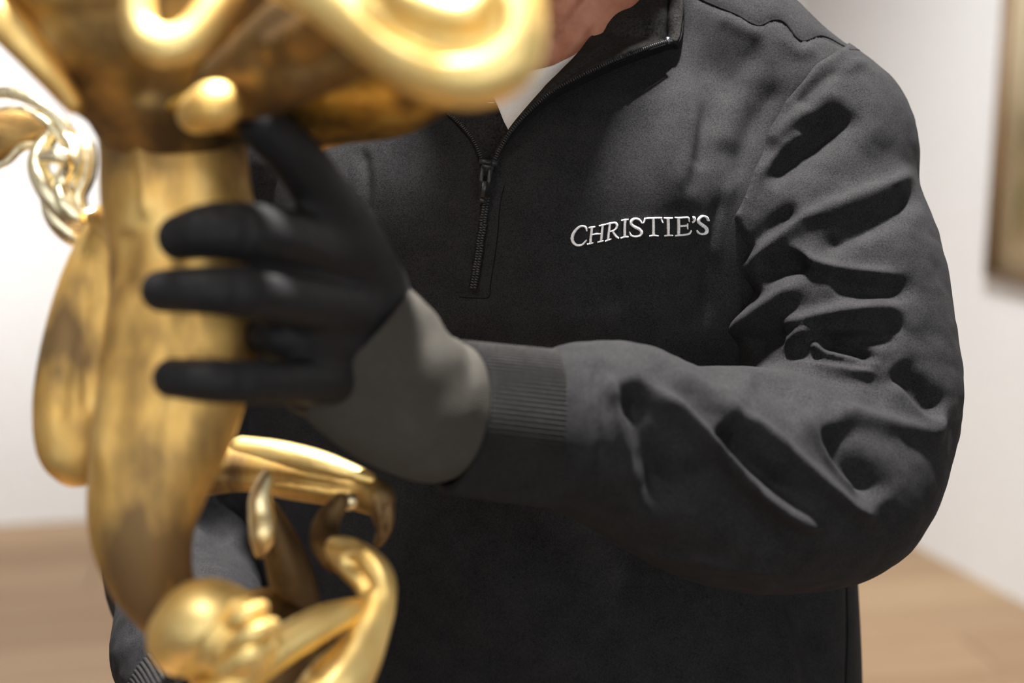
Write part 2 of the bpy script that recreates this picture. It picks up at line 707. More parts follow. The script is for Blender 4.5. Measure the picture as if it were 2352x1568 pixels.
# framed picture on the right wall
def wall_hit(x, y):
    d = (x - 1176) / FPX * AX + (784 - y) / FPX * AU + AF
    n2 = np.array([-RDIR[1], RDIR[0]])
    t = (n2 @ R_P) / (n2 @ d[:2])
    return CAM + t * d


pc = wall_hit(2283, 632)
RN = np.array([RDIR[1], -RDIR[0], 0.0])              # into the room
if RN @ (np.array([0, 0, 0]) - np.array([*R_P, 0])) < 0:
    RN = -RN
RD3 = np.array([*RDIR, 0.0])
UP3 = np.array([0, 0, 1.0])
PWID, PHGT, BAR = 0.62, 0.84, 0.017
pic = empty('framed_picture', pc + RD3 * PWID / 2, 'narrow brown wooden frame with cream mat board hanging on the white right wall', 'picture')


def wbox(name, a0, a1, z0, z1, n0, n1, m, parent):
    c = pc + RD3 * (a0 + a1) / 2 + UP3 * (z0 + z1) / 2 + RN * (n0 + n1) / 2
    V, F = box_vf(c, [RD3, UP3, RN], [abs(a1 - a0) / 2, abs(z1 - z0) / 2, abs(n1 - n0) / 2])
    return link_mesh(name, None, F, m, parent, world_pts=V, smooth=False)


wbox('frame_bar', 0, BAR, 0, PHGT, 0.001, 0.035, M_FRAMEWOOD, pic)
wbox('frame_bar', PWID - BAR, PWID, 0, PHGT, 0.001, 0.035, M_FRAMEWOOD, pic)
wbox('frame_bar', BAR, PWID - BAR, 0, BAR, 0.001, 0.035, M_FRAMEWOOD, pic)
wbox('frame_bar', BAR, PWID - BAR, PHGT - BAR, PHGT, 0.001, 0.035, M_FRAMEWOOD, pic)
wbox('mat_board', BAR, PWID - BAR, BAR, PHGT - BAR, 0.004, 0.014, M_MATBOARD, pic)


def art_mat():
    m, nt, b = mat('muted_olive_wash')
    n = node(nt, 'ShaderNodeTexNoise', Scale=9.0, Detail=4.0)
    nt.links.new(coords(nt), n.inputs['Vector'])
    r = ramp(nt, n.outputs[0], [(0.35, (0.38, 0.36, 0.17)), (0.55, (0.66, 0.56, 0.31)), (0.75, (0.75, 0.64, 0.40))])
    nt.links.new(r.outputs[0], b.inputs['Base Color'])
    b.inputs['Roughness'].default_value = 0.8
    return m


wbox('artwork', BAR + 0.06, PWID - BAR - 0.06, BAR + 0.09, PHGT - BAR - 0.07, 0.012, 0.0155, art_mat(), pic)

# ------------------------------------------------------------------ person: torso axes
YAW = math.radians(9)
DOWN = np.array([0.0, -ct, st])
EX = np.array([math.cos(YAW), -st * math.sin(YAW) * 0, -math.sin(YAW)])
EX = EX - (EX @ DOWN) * DOWN
EX /= np.linalg.norm(EX)
EN = np.cross(DOWN, EX)
if EN[2] > 0:
    EN = -EN
C0 = np.array([0.02, 0.192, 0.97])


def torso_pt(u, v, w):
    return C0 + u * EX + v * DOWN + w * EN


VK = [-0.09, -0.05, 0.0, 0.03, 0.08, 0.15, 0.22, 0.30, 0.45, 0.62]
AK = [0.050, 0.068, 0.105, 0.150, 0.190, 0.208, 0.215, 0.222, 0.236, 0.240]
BK = [0.045, 0.052, 0.066, 0.090, 0.112, 0.114, 0.110, 0.107, 0.110, 0.112]


def smooth_interp(v, K, Y):
    T = np.linspace(K[0], K[-1], 200)
    c = cr(np.stack([K, Y], 1), 400)
    return np.interp(v, c[:, 0], c[:, 1])


def torso_raw(P, inset=0.0):
    q = P - C0
    u, v, w = q @ EX, q @ DOWN, q @ EN
    a = smooth_interp(v, VK, AK) - inset
    b = smooth_interp(v, VK, BK) - inset
    n = 2.35
    k0 = ((np.abs(u) / a) ** n + (np.abs(w) / b) ** n) ** (1 / n) + 1e-6
    r = np.sqrt(u * u + w * w) + 1e-6
    d = r * (1 - 1 / k0)
    d = np.maximum(d, -0.085 - v)
    for sgn in (-1, 1):
        sh = np.array([[*torso_pt(sgn * 0.06, -0.035, -0.025), 0.048 - inset],
                       [*torso_pt(sgn * 0.135, 0.000, -0.012), 0.053 - inset],
                       [*torso_pt(sgn * 0.182, 0.052, 0.0), 0.058 - inset]])
        d = smin(d, sd_tube(P, sh), 0.035)
    return np.maximum(d, v - 0.60)


ROOT_XY = to_world(torso_pt(0, 0.5, 0)[None])[0]
person = empty('person', (ROOT_XY[0], ROOT_XY[1], 0.0),
               'person in black quarter-zip sweatshirt and black gloves holding the golden sculpture', 'person')

# left arm of the wearer, reaching towards the camera
ARM = ppath([(1890, 290, 0.965, 145), (1915, 350, 0.958, 172), (1922, 470, 0.945, 184), (1905, 640, 0.930, 258), (1955, 900, 0.907, 248),
             (1955, 1005, 0.892, 222)], 22)
FORE = ppath([(1962, 1090, 0.885, 172), (1900, 1110, 0.865, 235), (1710, 1098, 0.838, 258), (1560, 1068, 0.815, 230),
              (1430, 1003, 0.797, 218), (1345, 982, 0.785, 200)], 20)
SEAM_Y = np.array([-50, 60, 105, 150, 240, 330, 440, 470, 580, 700, 830])
SEAM_X = np.array([2060, 1975, 1945, 1872, 1800, 1758, 1715, 1702, 1640, 1604, 1590])


def arm_f(P):
    return smin(sd_tube(P, ARM), sd_tube(P, FORE), 0.02)


SHC = px3(1900, 230, 0.95)


def sleeve_f(P):
    a = arm_f(P)
    t = np.maximum(torso_raw(P) - 0.0015, np.linalg.norm(P - SHC, axis=1) - 0.13)
    d = smin(a, t, 0.03)
    x, y = to_px(P)
    lim = np.interp(y, SEAM_Y, SEAM_X)
    cutd = (lim - x) * P[:, 2] / FPX * 0.7
    cutd = np.where(y > 812 - np.clip(1600 - x, 0, 400) * 0.6, -1.0, cutd)
    return np.maximum(d, cutd)


def torso_f(P):
    a = np.maximum(sd_tube(P, ARM[:8]), -(P[:, 0] - 0.0) * 0 - 1)
    d = smin(torso_raw(P), a + 0.0015, 0.03)
    x, y = to_px(P)
    lim = np.interp(y, SEAM_Y, SEAM_X) + 45 + np.clip(y - 440, 0, None) * 3.0
    cutd = (x - lim) * P[:, 2] / FPX * 0.7
    cutd = np.where(y > 700, -1.0, cutd)
    return np.maximum(d, cutd)


# openings of the collar (pixels are only the working units of this pattern piece)
HOLE = np.array([(1123, 384), (1140, 345), (1187, 287), (1262, 219), (1330, 182), (1400, 150), (1465, 124), (1520, 102), (1545, 60), (1548, 0), (1540, -400),
                 (900, -400), (930, 150), (1000, 222), (1040, 268), (1085, 325), (1113, 380)], float)


def in_poly(x, y, Q):
    c = np.zeros(len(x), bool)
    for (x0, y0), (x1, y1) in zip(Q, np.roll(Q, -1, 0)):
        k = (y0 > y) != (y1 > y)
        c ^= k & (x < (x1 - x0) * (y - y0) / (y1 - y0 + 1e-12) + x0)
    return c


def cut_neck(V, F):
    x, y = to_px(V)
    vv = (V - C0) @ DOWN
    uu = (V - C0) @ EX
    ww = (V - C0) @ EN
    front = (ww > -0.01) & in_poly(x, y, HOLE)
    top = (vv < -0.03) & (np.abs(uu) < 0.075)
    k = front | top
    return F[~k[F].all(1)]


TORSO_S = [
    ([(1964, 150), (1900, 182), (1858, 222), (1838, 255)], 24, -6, 'g'),
    ([(1985, 262), (1930, 292), (1870, 332), (1805, 385), (1752, 425)], 30, -8, 'g'),
    # shoulder seam and its puckers
    ([(1600, -6), (1640, 12), (1690, 32), (1740, 58), (1775, 46), (1803, 52), (1840, 93), (1888, 82), (1945, 108)], 7, -2.6, 'c'),
    ([(1640, 30), (1700, 60), (1760, 80)], 18, 2.0, 'g'),
    ([(1780, 70), (1830, 118), (1880, 110)], 16, 2.2, 'g'),
    ([(1760, 85), (1700, 170), (1660, 250)], 22, -2.2, 'g'),
    # drape from the shoulder to the chest
    ([(1600, 60), (1560, 180), (1558, 310), (1568, 420), (1580, 540)], 52, 5.5, 'g'),
    ([(1606, 230), (1598, 320), (1580, 400), (1560, 450)], 30, 2.0, 'o'),
    ([(1640, 190), (1620, 290), (1612, 350), (1610, 400)], 22, -3.0, 'g'),
    ([(1730, 130), (1680, 260), (1660, 360)], 40, 4.0, 'g'),
    ([(1800, 180), (1720, 300), (1690, 430)], 20, -2.5, 'g'),
    ([(1668, 430), (1640, 520), (1622, 640), (1615, 760)], 16, -3.5, 'g'),
    ([(1690, 400), (1655, 500), (1635, 620)], 12, 2.0, 'g'),
    # placket under the zip
    ([(1158, 420), (1148, 470), (1141, 560), (1127, 650), (1122, 682)], 5, -1.6, 'c'),
    ([(1092, 430), (1080, 500), (1067, 590), (1056, 682)], 5, -1.2, 'c'),
    ([(1052, 682), (1088, 684), (1124, 682)], 5, -1.6, 'c'),
    ([(1116, 470), (1106, 540), (1098, 600), (1088, 662)], 9, -1.8, 'g'),
    ([(830, 330), (842, 420), (838, 520)], 14, -3, 'g'),
    # belly folds
    ([(1300, 1240), (1345, 1330), (1375, 1440), (1385, 1600)], 45, -4.5, 'g'),
    ([(1100, 1300), (1220, 1380), (1280, 1600)], 90, 4.0, 'g'),
    ([(1765, 1340), (1790, 1420), (1812, 1500), (1840, 1610)], 13, 4.5, 'g'),
    ([(1800, 1340), (1835, 1420), (1865, 1500), (1885, 1610)], 26, -6, 'g'),
    ([(1945, 1330), (1947, 1450), (1943, 1600)], 5, -2.0, 'c'),
    ([(1000, 760), (1080, 800), (1180, 790)], 40, -3, 'g'),
    ([(1250, 700), (1330, 740), (1450, 700)], 60, 2.5, 'g'),
    ([(960, 1180), (1060, 1300), (1100, 1500)], 70, 4, 'g'),
]
SLEEVE_S = [
    ([(1964, 150), (1900, 182), (1858, 222), (1838, 255)], 17, -3.2, 'g'),
    ([(2000, 135), (1930, 170), (1860, 250)], 14, 2.0, 'g'),
    ([(1950, 205), (1880, 245), (1800, 300), (1765, 350)], 24, 4.5, 'g'),
    ([(1985, 262), (1930, 292), (1870, 332), (1805, 385), (1752, 425)], 26, -6.5, 'g'),
    ([(1860, 300), (1790, 352), (1730, 420)], 14, 3.0, 'g'),
    ([(2060, 270), (1960, 345), (1850, 430), (1760, 520)], 44, 3.2, 'g'),
    ([(1840, 470), (1760, 540), (1680, 620)], 22, -4.5, 'g'),
    ([(2105, 385), (2050, 425), (1950, 468), (1850, 510), (1740, 580), (1640, 668)], 20, 5.5, 'g'),
    ([(2105, 420), (2060, 486), (1960, 535), (1860, 582)], 25, -6.5, 'g'),
    ([(1860, 590), (1800, 612), (1740, 625)], 26, -7, 'g'),
    ([(1800, 552), (1850, 590), (1900, 612), (1990, 628), (2090, 634)], 15, 5, 'g'),
    ([(1900, 650), (2000, 668), (2120, 660)], 26, -4, 'g'),
    ([(1860, 640), (1780, 690), (1700, 750), (1625, 822)], 20, 6, 'g'),
    ([(1740, 640), (1670, 710), (1625, 790)], 26, -6, 'g'),
    ([(1700, 590), (1640, 650), (1608, 740)], 18, 4, 'g'),
    ([(1780, 748), (1850, 735), (1930, 718), (2010, 708), (2090, 712)], 18, 6, 'g'),
    ([(1840, 755), (1920, 765), (2010, 768), (2095, 742)], 22, -7, 'g'),
    ([(1788, 812), (1845, 765), (1930, 757), (2012, 760), (2090, 772)], 13, 6, 'g'),
    ([(1720, 800), (1770, 775), (1810, 770)], 20, -6, 'g'),
    ([(1880, 785), (1940, 800), (2015, 832)], 17, -8, 'g'),
    ([(1866, 778), (1885, 802), (1960, 822), (2030, 846)], 11, 4.5, 'g'),
    ([(1800, 838), (1880, 850), (1960, 858), (2030, 858)], 14, 4.5, 'g'),
    ([(2050, 835), (2090, 880), (2130, 925), (2165, 955)], 30, -7, 'g'),
    ([(2040, 870), (2085, 925), (2130, 965), (2180, 985)], 22, 5, 'g'),
    # forearm
    ([(1398, 850), (1425, 940), (1445, 1040), (1463, 1160)], 15, 5.5, 'g'),
    ([(1440, 862), (1480, 960), (1510, 1080), (1535, 1190)], 46, -12, 'g'),
    ([(1440, 835), (1550, 938), (1668, 1056), (1754, 1140), (1845, 1197), (1905, 1212)], 17, 7.5, 'g'),
    ([(1560, 1040), (1640, 1130), (1740, 1210), (1830, 1260)], 40, -5, 'g'),
    ([(1655, 965), (1700, 1020), (1760, 1080), (1870, 1178)], 27, -10, 'g'),
    ([(1600, 910), (1754, 990), (1868, 1092), (1965, 1165), (2025, 1202)], 17, 5.5, 'g'),
    ([(1912, 960), (1940, 1040), (1985, 1100), (2015, 1160)], 36, -10.5, 'g'),
    ([(1800, 880), (1850, 960), (1900, 1040), (1960, 1110), (2020, 1190)], 14, 4.0, 'g'),
    ([(1900, 930), (1990, 962), (2100, 990), (2180, 1010)], 20, 5, 'g'),
    ([(1720, 860), (1800, 905), (1870, 960)], 26, -4.5, 'g'),
    ([(1520, 850), (1620, 900), (1720, 950)], 24, 3.5, 'g'),
    ([(1237, 1217), (1409, 1247), (1668, 1299), (1926, 1333)], 12, 2.0, 'g'),
    ([(1380, 1262), (1530, 1310), (1750, 1345)], 12, -2.0, 'g'),
    ([(1385, 790), (1368, 900), (1375, 1060), (1350, 1190)], 9, -2.0, 'g'),
]

KEEP = []
lo = np.array([-0.30, -0.46, 0.80])
hi = np.array([0.34, 0.32, 1.24])
shirt = solid('sweatshirt', torso_f, (lo, hi), 0.0024, M_SWEAT, person, TORSO_S, 2, cut_neck, KEEP)
TV, TF = KEEP[0]
TORSO_BVH = BVHTree.FromPolygons([Vector(v) for v in TV], [tuple(f) for f in TF])


def on(bvh, x, y, lift=0.0, default=0.9):
    d = Vector(px3(x, y, 1.0)).normalized()
    hit = bvh.ray_cast(Vector((0, 0, 0)), d)
    if hit[0] is None:
        return px3(x, y, default)
    p = np.array(hit[0])
    n = np.array(hit[1])
    if n @ p > 0:
        n = -n
    return p + n * lift


KS = []
lo, hi = bounds(ARM, FORE, pad=0.03)
sleeve_l = solid('sleeve', sleeve_f, (lo, hi), 0.0018, M_SWEAT, shirt, SLEEVE_S, 2, None, KS, 1.2, 0.0008)
SV, SF = KS[0]
SLEEVE_BVH = BVHTree.FromPolygons([Vector(v) for v in SV], [tuple(f) for f in SF])


# seams as thin sunk cords
def seam(pts, bvh, r=0.0009, lift=-0.0003, n=60):
    L = cr(np.array(pts, float), n)
    C = np.array([on(bvh, x, y, lift, np.nan) for x, y in L])
    C = C[np.isfinite(C[:, 0])]
    C = C[np.abs(C[:, 2] - np.median(C[:, 2])) < 0.06]
    return cord(C, r)


sm = [seam([(1605, -4), (1640, 12), (1690, 32), (1740, 58), (1775, 46), (1803, 52), (1840, 93), (1888, 82), (1940, 107)], TORSO_BVH),
      seam([(1945, 1350), (1947, 1450), (1943, 1566)], TORSO_BVH),
      seam([(1159, 425), (1149, 470), (1141, 560), (1127, 650), (1122, 682), (1088, 684), (1054, 682)], TORSO_BVH, 0.0005, -0.0002)]
for V, F in sm:
    link_mesh('seam', V, F, M_SEAM, shirt)
V, F = seam([(1950, 114), (1985, 118), (2012, 145)], SLEEVE_BVH, 0.0008)
link_mesh('sleeve_seam', V, F, M_SEAM, shirt)

# right arm of the wearer, mostly behind the sculpture
RARM = np.array([[*torso_pt(-0.195, 0.07, 0.0), 0.072], [*torso_pt(-0.222, 0.2, -0.005), 0.066],
                 [*torso_pt(-0.236, 0.32, 0.0), 0.060], [*px3(436, 1320, 1.045), 0.056]])
RARM = cr(RARM, 14)
RFORE = np.array([[*px3(436, 1320, 1.045), 0.056], [*px3(438, 1410, 0.97), 0.050], [*px3(436, 1490, 0.90), 0.049],
                  [*px3(448, 1545, 0.865), 0.042]])
RFORE = cr(RFORE, 10)
R_S = [([(470, 1130), (530, 1180), (580, 1260)], 30, 6, 'g'), ([(500, 1120), (590, 1210)], 16, -7, 'g'), ([(450, 1170), (520, 1250)], 18, -5, 'g'),
       ([(280, 1475), (310, 1440), (370, 1405), (440, 1380)], 14, -1.6, 'g')]
lo, hi = bounds(RARM, RFORE, pad=0.02)
solid('sleeve', lambda P: smin(sd_tube(P, RARM), sd_tube(P, RFORE), 0.02), (lo, hi), 0.0026, M_SWEAT, shirt, R_S, 2, None, None, 1.2, 0.0012)


# ribbed cuffs: knitted tubes, open at the wrist
def rib_cuff(name, C, ra, rb, upv, nribs, amp, material, parent, thick=0.004, ns_per=6, wrinkle=0.0):
    """C path, ra/rb radii per point; ribs run along the arm"""
    C = np.asarray(C, float)
    T = np.gradient(C, axis=0)
    T /= np.linalg.norm(T, axis=1, keepdims=True)
    A = np.asarray(upv, float) - (T @ np.asarray(upv, float))[:, None] * T
    A /= np.linalg.norm(A, axis=1, keepdims=True)
    B = np.cross(T, A)
    ns = nribs * ns_per if nribs else 96
    th = np.arange(ns) * 2 * math.pi / ns
    k = amp * (np.abs(np.cos(th * nribs / 2)) ** 0.7) if nribs else np.zeros(ns)
    G = np.zeros((ns, len(C), 3))
    for i in range(len(C)):
        fade = 1.0
        f_ = i / len(C)
        wv = wrinkle * (np.sin(2 * th + 9 * f_) + 0.7 * np.sin(5 * th - 14 * f_)) * math.sin(math.pi * f_)
        G[:, i] = C[i] + ((ra[i] + k * fade + wv) * np.cos(th))[:, None] * A[i] + ((rb[i] + k * fade + wv) * np.sin(th))[:, None] * B[i]
    # rolled inner wall
    inner = G[:, ::-1] * 1.0
    for i in range(len(C)):
        c = C[len(C) - 1 - i]
        q = inner[:, i] - c
        inner[:, i] = c + q * (1 - thick / np.linalg.norm(q, axis=1, keepdims=True))
    return grid(name, np.concatenate([G, inner], 1), material, parent, 0, True)


n = 14
cc = cr([px3(1392, 1002, 0.792), px3(1340, 990, 0.785), px3(1260, 982, 0.774), px3(1170, 972, 0.763), px3(1038, 957, 0.747)], n)
rr_ = np.interp(np.linspace(0, 1, n), [0, 0.15, 0.3, 0.7, 1], [0.0425, 0.0435, 0.0425, 0.0412, 0.0395])
rib_cuff('cuff', cc, rr_, rr_ * 0.82, (0, 1, 0), 100, 0.0013, M_RIB, shirt)
cc = cr([px3(425, 1535, 0.872), px3(450, 1570, 0.845), px3(480, 1620, 0.80), px3(500, 1660, 0.765)], 10)
rr_ = np.linspace(0.040, 0.036, 10)
rib_cuff('cuff', cc, rr_, rr_ * 0.85, (1, 0.6, 0), 80, 0.0011, M_RIB, shirt)


# ------------------------------------------------------------------ collar, zip, lettering
ZPX = [(1131, 386), (1146, 345), (1187, 284), (1262, 214), (1330, 176), (1400, 143), (1470, 116), (1536, 94), (1558, 92), (1566, 50),
       (1566, -10), (1556, -90)]
ZLIFT = [0.001, 0.004, 0.012, 0.020, 0.024, 0.025, 0.023, 0.016, 0.011, 0.008, 0.006, 0.006]
IPX = [(1132, 384, 0.004), (1148, 343, 0.006), (1189, 280, 0.006), (1250, 209, 0.009), (1292, 166, 0.014), (1337, 117, 0.024),
       (1372, 64, 0.032), (1405, 20, 0.038), (1430, -20, 0.04), (1450, -60, 0.05), (1470, -100, 0.06), (1485, -150, 0.07)]
ZC = [on(TORSO_BVH, x, y, 0) for x, y in ZPX]
ZD = [p[2] for p in ZC]
print('zip depths', [round(d, 3) for d in ZD])
Z3 = np.array([px3(x, y, d - l) for (x, y), d, l in zip(ZPX, ZD, ZLIFT)])
I3 = np.array([px3(x, y, z[2] + dd) for (x, y, dd), z in zip(IPX, Z3)])
nu, nv = 150, 26
Zc, Ic = cr(Z3, nu), cr(I3, nu)
G = np.zeros((nu, nv, 3))
for j in range(nv):
    t = j / (nv - 1)
    G[:, j] = Zc * (1 - t) + Ic * t
    G[:, j, 2] -= 0.0025 * math.sin(math.pi * t)                    # padded roll
# wrinkles of the brushed inside
gx, gy = to_px(G.reshape(-1, 3))
wr = np.zeros(len(gx))
for (pts, w, a) in [([(1290, 230), (1330, 190), (1400, 150), (1500, 95)], 13, 0.0022), ([(1300, 185), (1370, 140), (1420, 110)], 12, -0.0018),
                    ([(1370, 75), (1440, 85), (1520, 95)], 18, -0.004), ([(1400, 30), (1470, 50), (1530, 40)], 22, 0.003),
                    ([(1545, -20), (1534, 40), (1536, 85)], 9, -0.006), ([(1265, 205), (1310, 165)], 10, 0.0015)]:
    L = cr(np.array(pts, float), 20)
    d = np.min(np.hypot(gx[:, None] - L[:, 0], gy[:, None] - L[:, 1]), 1)
    wr += 1.9 * a * np.exp(-(d / w) ** 2)
G[:, :, 2] -= wr.reshape(nu, nv)
grid('collar', G, M_FUZZ, shirt, 0.0035)
# outer face of the turned-out collar, back down to the chest
D3 = np.array([on(TORSO_BVH, x + 4, y + 16, -0.001) for x, y in ZPX])
Dc = cr(D3, nu)
G = np.zeros((nu, 8, 3))
for j in range(8):
    t = j / 7
    G[:, j] = Zc * (1 - t) + Dc * t
    G[:, j, 2] += 0.0015
grid('collar_stand', G, M_SWEAT, shirt, 0.002)

# left edge of the opening and the facing behind it
LZ = [(1113, 384), (1101, 350), (1085, 318), (1058, 287), (1033, 263), (1000, 232), (960, 195), (920, 150)]
L3 = np.array([on(TORSO_BVH, x, y, 0.0015) for x, y in LZ])
Lc = cr(L3, 60)
IN = [(1124, 386), (1150, 345), (1168, 305), (1152, 264), (1139, 228), (1122, 190), (1100, 150), (1060, 90)]
F3 = np.array([on(TORSO_BVH, x, y, -0.007) for x, y in IN])
Fc = cr(F3, 60)
G = np.stack([Lc * (1 - t) + Fc * t + np.array([0, 0, 0.003 * math.sin(math.pi * t)]) for t in np.linspace(0, 1, 10)], 1)
grid('collar_facing', G, M_FUZZ, shirt, 0.002)


def tape_pts(path, n):
    return cr(np.array(path, float), n)


def resample_len(C, step):
    d = np.r_[0, np.cumsum(np.linalg.norm(np.diff(C, axis=0), axis=1))]
    s_ = np.arange(0, d[-1], step)
    return np.stack([np.interp(s_, d, C[:, k]) for k in range(3)], 1)


teeth = []


def teeth_along(C, side, half=(0.0005, 0.0011, 0.0008), step=0.00155, lift=0.001):
    C = resample_len(C, step)
    T = np.gradient(C, axis=0)
    T /= np.linalg.norm(T, axis=1, keepdims=True)
    for c, t in zip(C, T):
        vd = -c / np.linalg.norm(c)
        b = np.cross(t, vd)
        b /= np.linalg.norm(b)
        nn = np.cross(b, t)
        teeth.append(box_vf(c + side * b * 0.0010 + vd * lift, [t, b, nn], half))


kz = int(nu * 7.0 / 11.0)
teeth_along(Zc[:kz], 0, lift=0.0026)
teeth_along(Lc, 0)
low = [(1118, 455), (1112, 500), (1103, 560), (1094, 620), (1088, 660)]
LW = np.array([on(TORSO_BVH, x, y, 0.0012) for x, y in cr(np.array(low, float), 50)])
teeth_along(LW, 1.05, (0.0006, 0.0012, 0.0008), 0.0017)
teeth_along(LW + np.gradient(LW, axis=0) * 0.5, -1.05, (0.0006, 0.0012, 0.0008), 0.0017)
V, F = merge(teeth)
zt = link_mesh('zip_teeth', V, F, M_ZIP, shirt, smooth=False)
zt['kind'] = 'stuff'
tapes = [cord(Zc[:kz] + np.array([0, -0.0016, 0.0008]), 0.0012), cord(Lc + np.array([-0.0012, 0, 0.0006]), 0.0012)]
V, F = merge(tapes)
link_mesh('zip_tape', V, F, M_TAPE, shirt)
V, F = cord(LW + np.array([0, 0, 0.0012]), 0.0026)
link_mesh('zip_channel', V, F, M_TAPE, shirt)
sl = on(TORSO_BVH, 1122, 392, 0.004)
vt = (LW[-1] - LW[0]) / np.linalg.norm(LW[-1] - LW[0])
hb = np.cross(vt, [0, 0, -1.0])
hb /= np.linalg.norm(hb)
hn = np.cross(hb, vt)
if hn[2] > 0:
    hn = -hn
parts = [box_vf(sl, [hb, vt, hn], (0.0036, 0.0042, 0.0018)),
         box_vf(sl - vt * 0.004 + hb * 0.0015, [hb, vt, hn], (0.0042, 0.0016, 0.0020)),
         box_vf(sl - vt * 0.004 - hb * 0.0015, [hb, vt, hn], (0.0042, 0.0016, 0.0020))]
V, F = merge(parts)
link_mesh('zip_slider', V, F, M_ZIP, shirt, smooth=False)
pu = on(TORSO_BVH, 1117, 425, 0.0062)
parts = [box_vf(pu - hb * 0.0024, [hb, vt, hn], (0.0012, 0.0105, 0.0009)), box_vf(pu + hb * 0.0024, [hb, vt, hn], (0.0012, 0.0105, 0.0009)),
         box_vf(pu + vt * 0.0035, [hb, vt, hn], (0.0034, 0.0050, 0.0009)), box_vf(pu + vt * 0.0105, [hb, vt, hn], (0.0034, 0.0012, 0.0009)),
         box_vf(pu - vt * 0.0105, [hb, vt, hn], (0.0030, 0.0010, 0.0012))]
V, F = merge(parts)
link_mesh('zip_pull', V, F, M_ZIP, shirt, smooth=False)
te = Zc[kz - 1]
V, F = box_vf(te + np.array([0, 0, -0.002]), [AX, np.array([0, 1, 0]), np.array([0, 0, 1])], (0.0013, 0.0020, 0.0012))
link_mesh('zip_end_stop', V, F, plain('pale_steel', (0.25, 0.28, 0.32), 0.35, 1.0), shirt, smooth=False)


# embroidered word: padded satin-stitch strokes lying on the chest
def L1(pts):
    return [(1300 + x / 13.067, 480 + y / 13.067, w / 13.067) for x, y, w in pts]


def L2(pts):
    return [(1460 + x / 13.067, 480 + y / 13.067, w / 13.067) for x, y, w in pts]


LETTERS = [
    [L1([(625, 665, 40), (600, 560, 75), (540, 515, 70), (430, 520, 75), (310, 610, 85), (215, 750, 100), (185, 880, 112), (215, 990, 95),
         (300, 1070, 80), (400, 1085, 72), (500, 1055, 65), (580, 970, 55), (625, 920, 40)])],
    [L1([(775, 550, 80), (765, 700, 84), (745, 850, 84), (735, 1030, 80)]), L1([(680, 560, 50), (780, 545, 60), (880, 530, 48)]),
     L1([(635, 1055, 50), (735, 1030, 62), (825, 1005, 48)]), L1([(770, 770, 55), (900, 745, 55), (1040, 740, 55)]),
     L1([(1100, 495, 82), (1085, 650, 84), (1070, 800, 84), (1050, 960, 80)]), L1([(990, 505, 50), (1100, 480, 60), (1205, 455, 46)]),
     L1([(940, 995, 50), (1050, 965, 62), (1130, 945, 46)])],
    [L1([(1320, 440, 80), (1300, 600, 84), (1280, 750, 84), (1265, 920, 80)]), L1([(1215, 450, 50), (1340, 425, 60), (1450, 410, 62)]),
     L1([(1400, 410, 55), (1490, 420, 70), (1530, 490, 80), (1500, 580, 75), (1420, 640, 60), (1320, 670, 50)]),
     L1([(1170, 965, 50), (1265, 925, 62), (1365, 890, 46)]), L1([(1400, 660, 70), (1450, 740, 84), (1510, 820, 80), (1580, 880, 55)])],
    [L1([(1775, 330, 86), (1765, 500, 88), (1762, 650, 88), (1765, 830, 86)]), L1([(1660, 345, 50), (1770, 325, 60), (1875, 310, 46)]),
     L1([(1640, 870, 50), (1765, 830, 66), (1875, 835, 50)])],
    [L1([(2280, 430, 40), (2220, 340, 66), (2130, 290, 68), (2030, 300, 80), (1960, 370, 95), (1970, 460, 100), (2080, 540, 105),
         (2200, 600, 105), (2265, 690, 100), (2230, 780, 85), (2110, 820, 70), (1980, 800, 66), (1920, 720, 48), (1905, 670, 36)])],
    [L2([(530, 280, 92), (535, 450, 96), (535, 600, 94), (535, 790, 90)]), L2([(250, 290, 50), (380, 275, 58), (530, 272, 60), (680, 265, 58), (790, 265, 50)]),
     L2([(235, 420, 34), (265, 350, 56), (275, 285, 56)]), L2([(815, 410, 34), (780, 340, 56), (765, 275, 56)]),
     L2([(405, 810, 44), (535, 785, 62), (680, 805, 44)])],
    [L2([(975, 270, 96), (980, 450, 98), (980, 600, 98), (980, 790, 92)]), L2([(840, 265, 44), (980, 270, 60), (1115, 262, 44)]),
     L2([(850, 805, 46), (980, 785, 62), (1110, 790, 46)])],
    [L2([(1285, 270, 98), (1290, 450, 98), (1290, 600, 98), (1285, 780, 92)]), L2([(1165, 245, 40), (1300, 255, 62), (1450, 245, 62), (1570, 250, 60), (1605, 370, 34)]),
     L2([(1330, 510, 56), (1440, 500, 58), (1555, 490, 56)]), L2([(1560, 420, 32), (1550, 500, 50), (1560, 600, 32)]),
     L2([(1170, 805, 44), (1300, 785, 62), (1480, 770, 62), (1610, 735, 62), (1668, 630, 36)])],
    [L2([(1690, 250, 70), (1740, 255, 100), (1765, 310, 70), (1735, 370, 56), (1690, 400, 40)])],
    [L2([(2165, 350, 50), (2135, 265, 66), (2060, 215, 64), (1960, 225, 80), (1885, 310, 98), (1900, 400, 105), (2000, 480, 108),
         (2100, 560, 100), (2130, 650, 92), (2080, 730, 74), (1980, 750, 66), (1880, 710, 66), (1825, 620, 40)])],
]


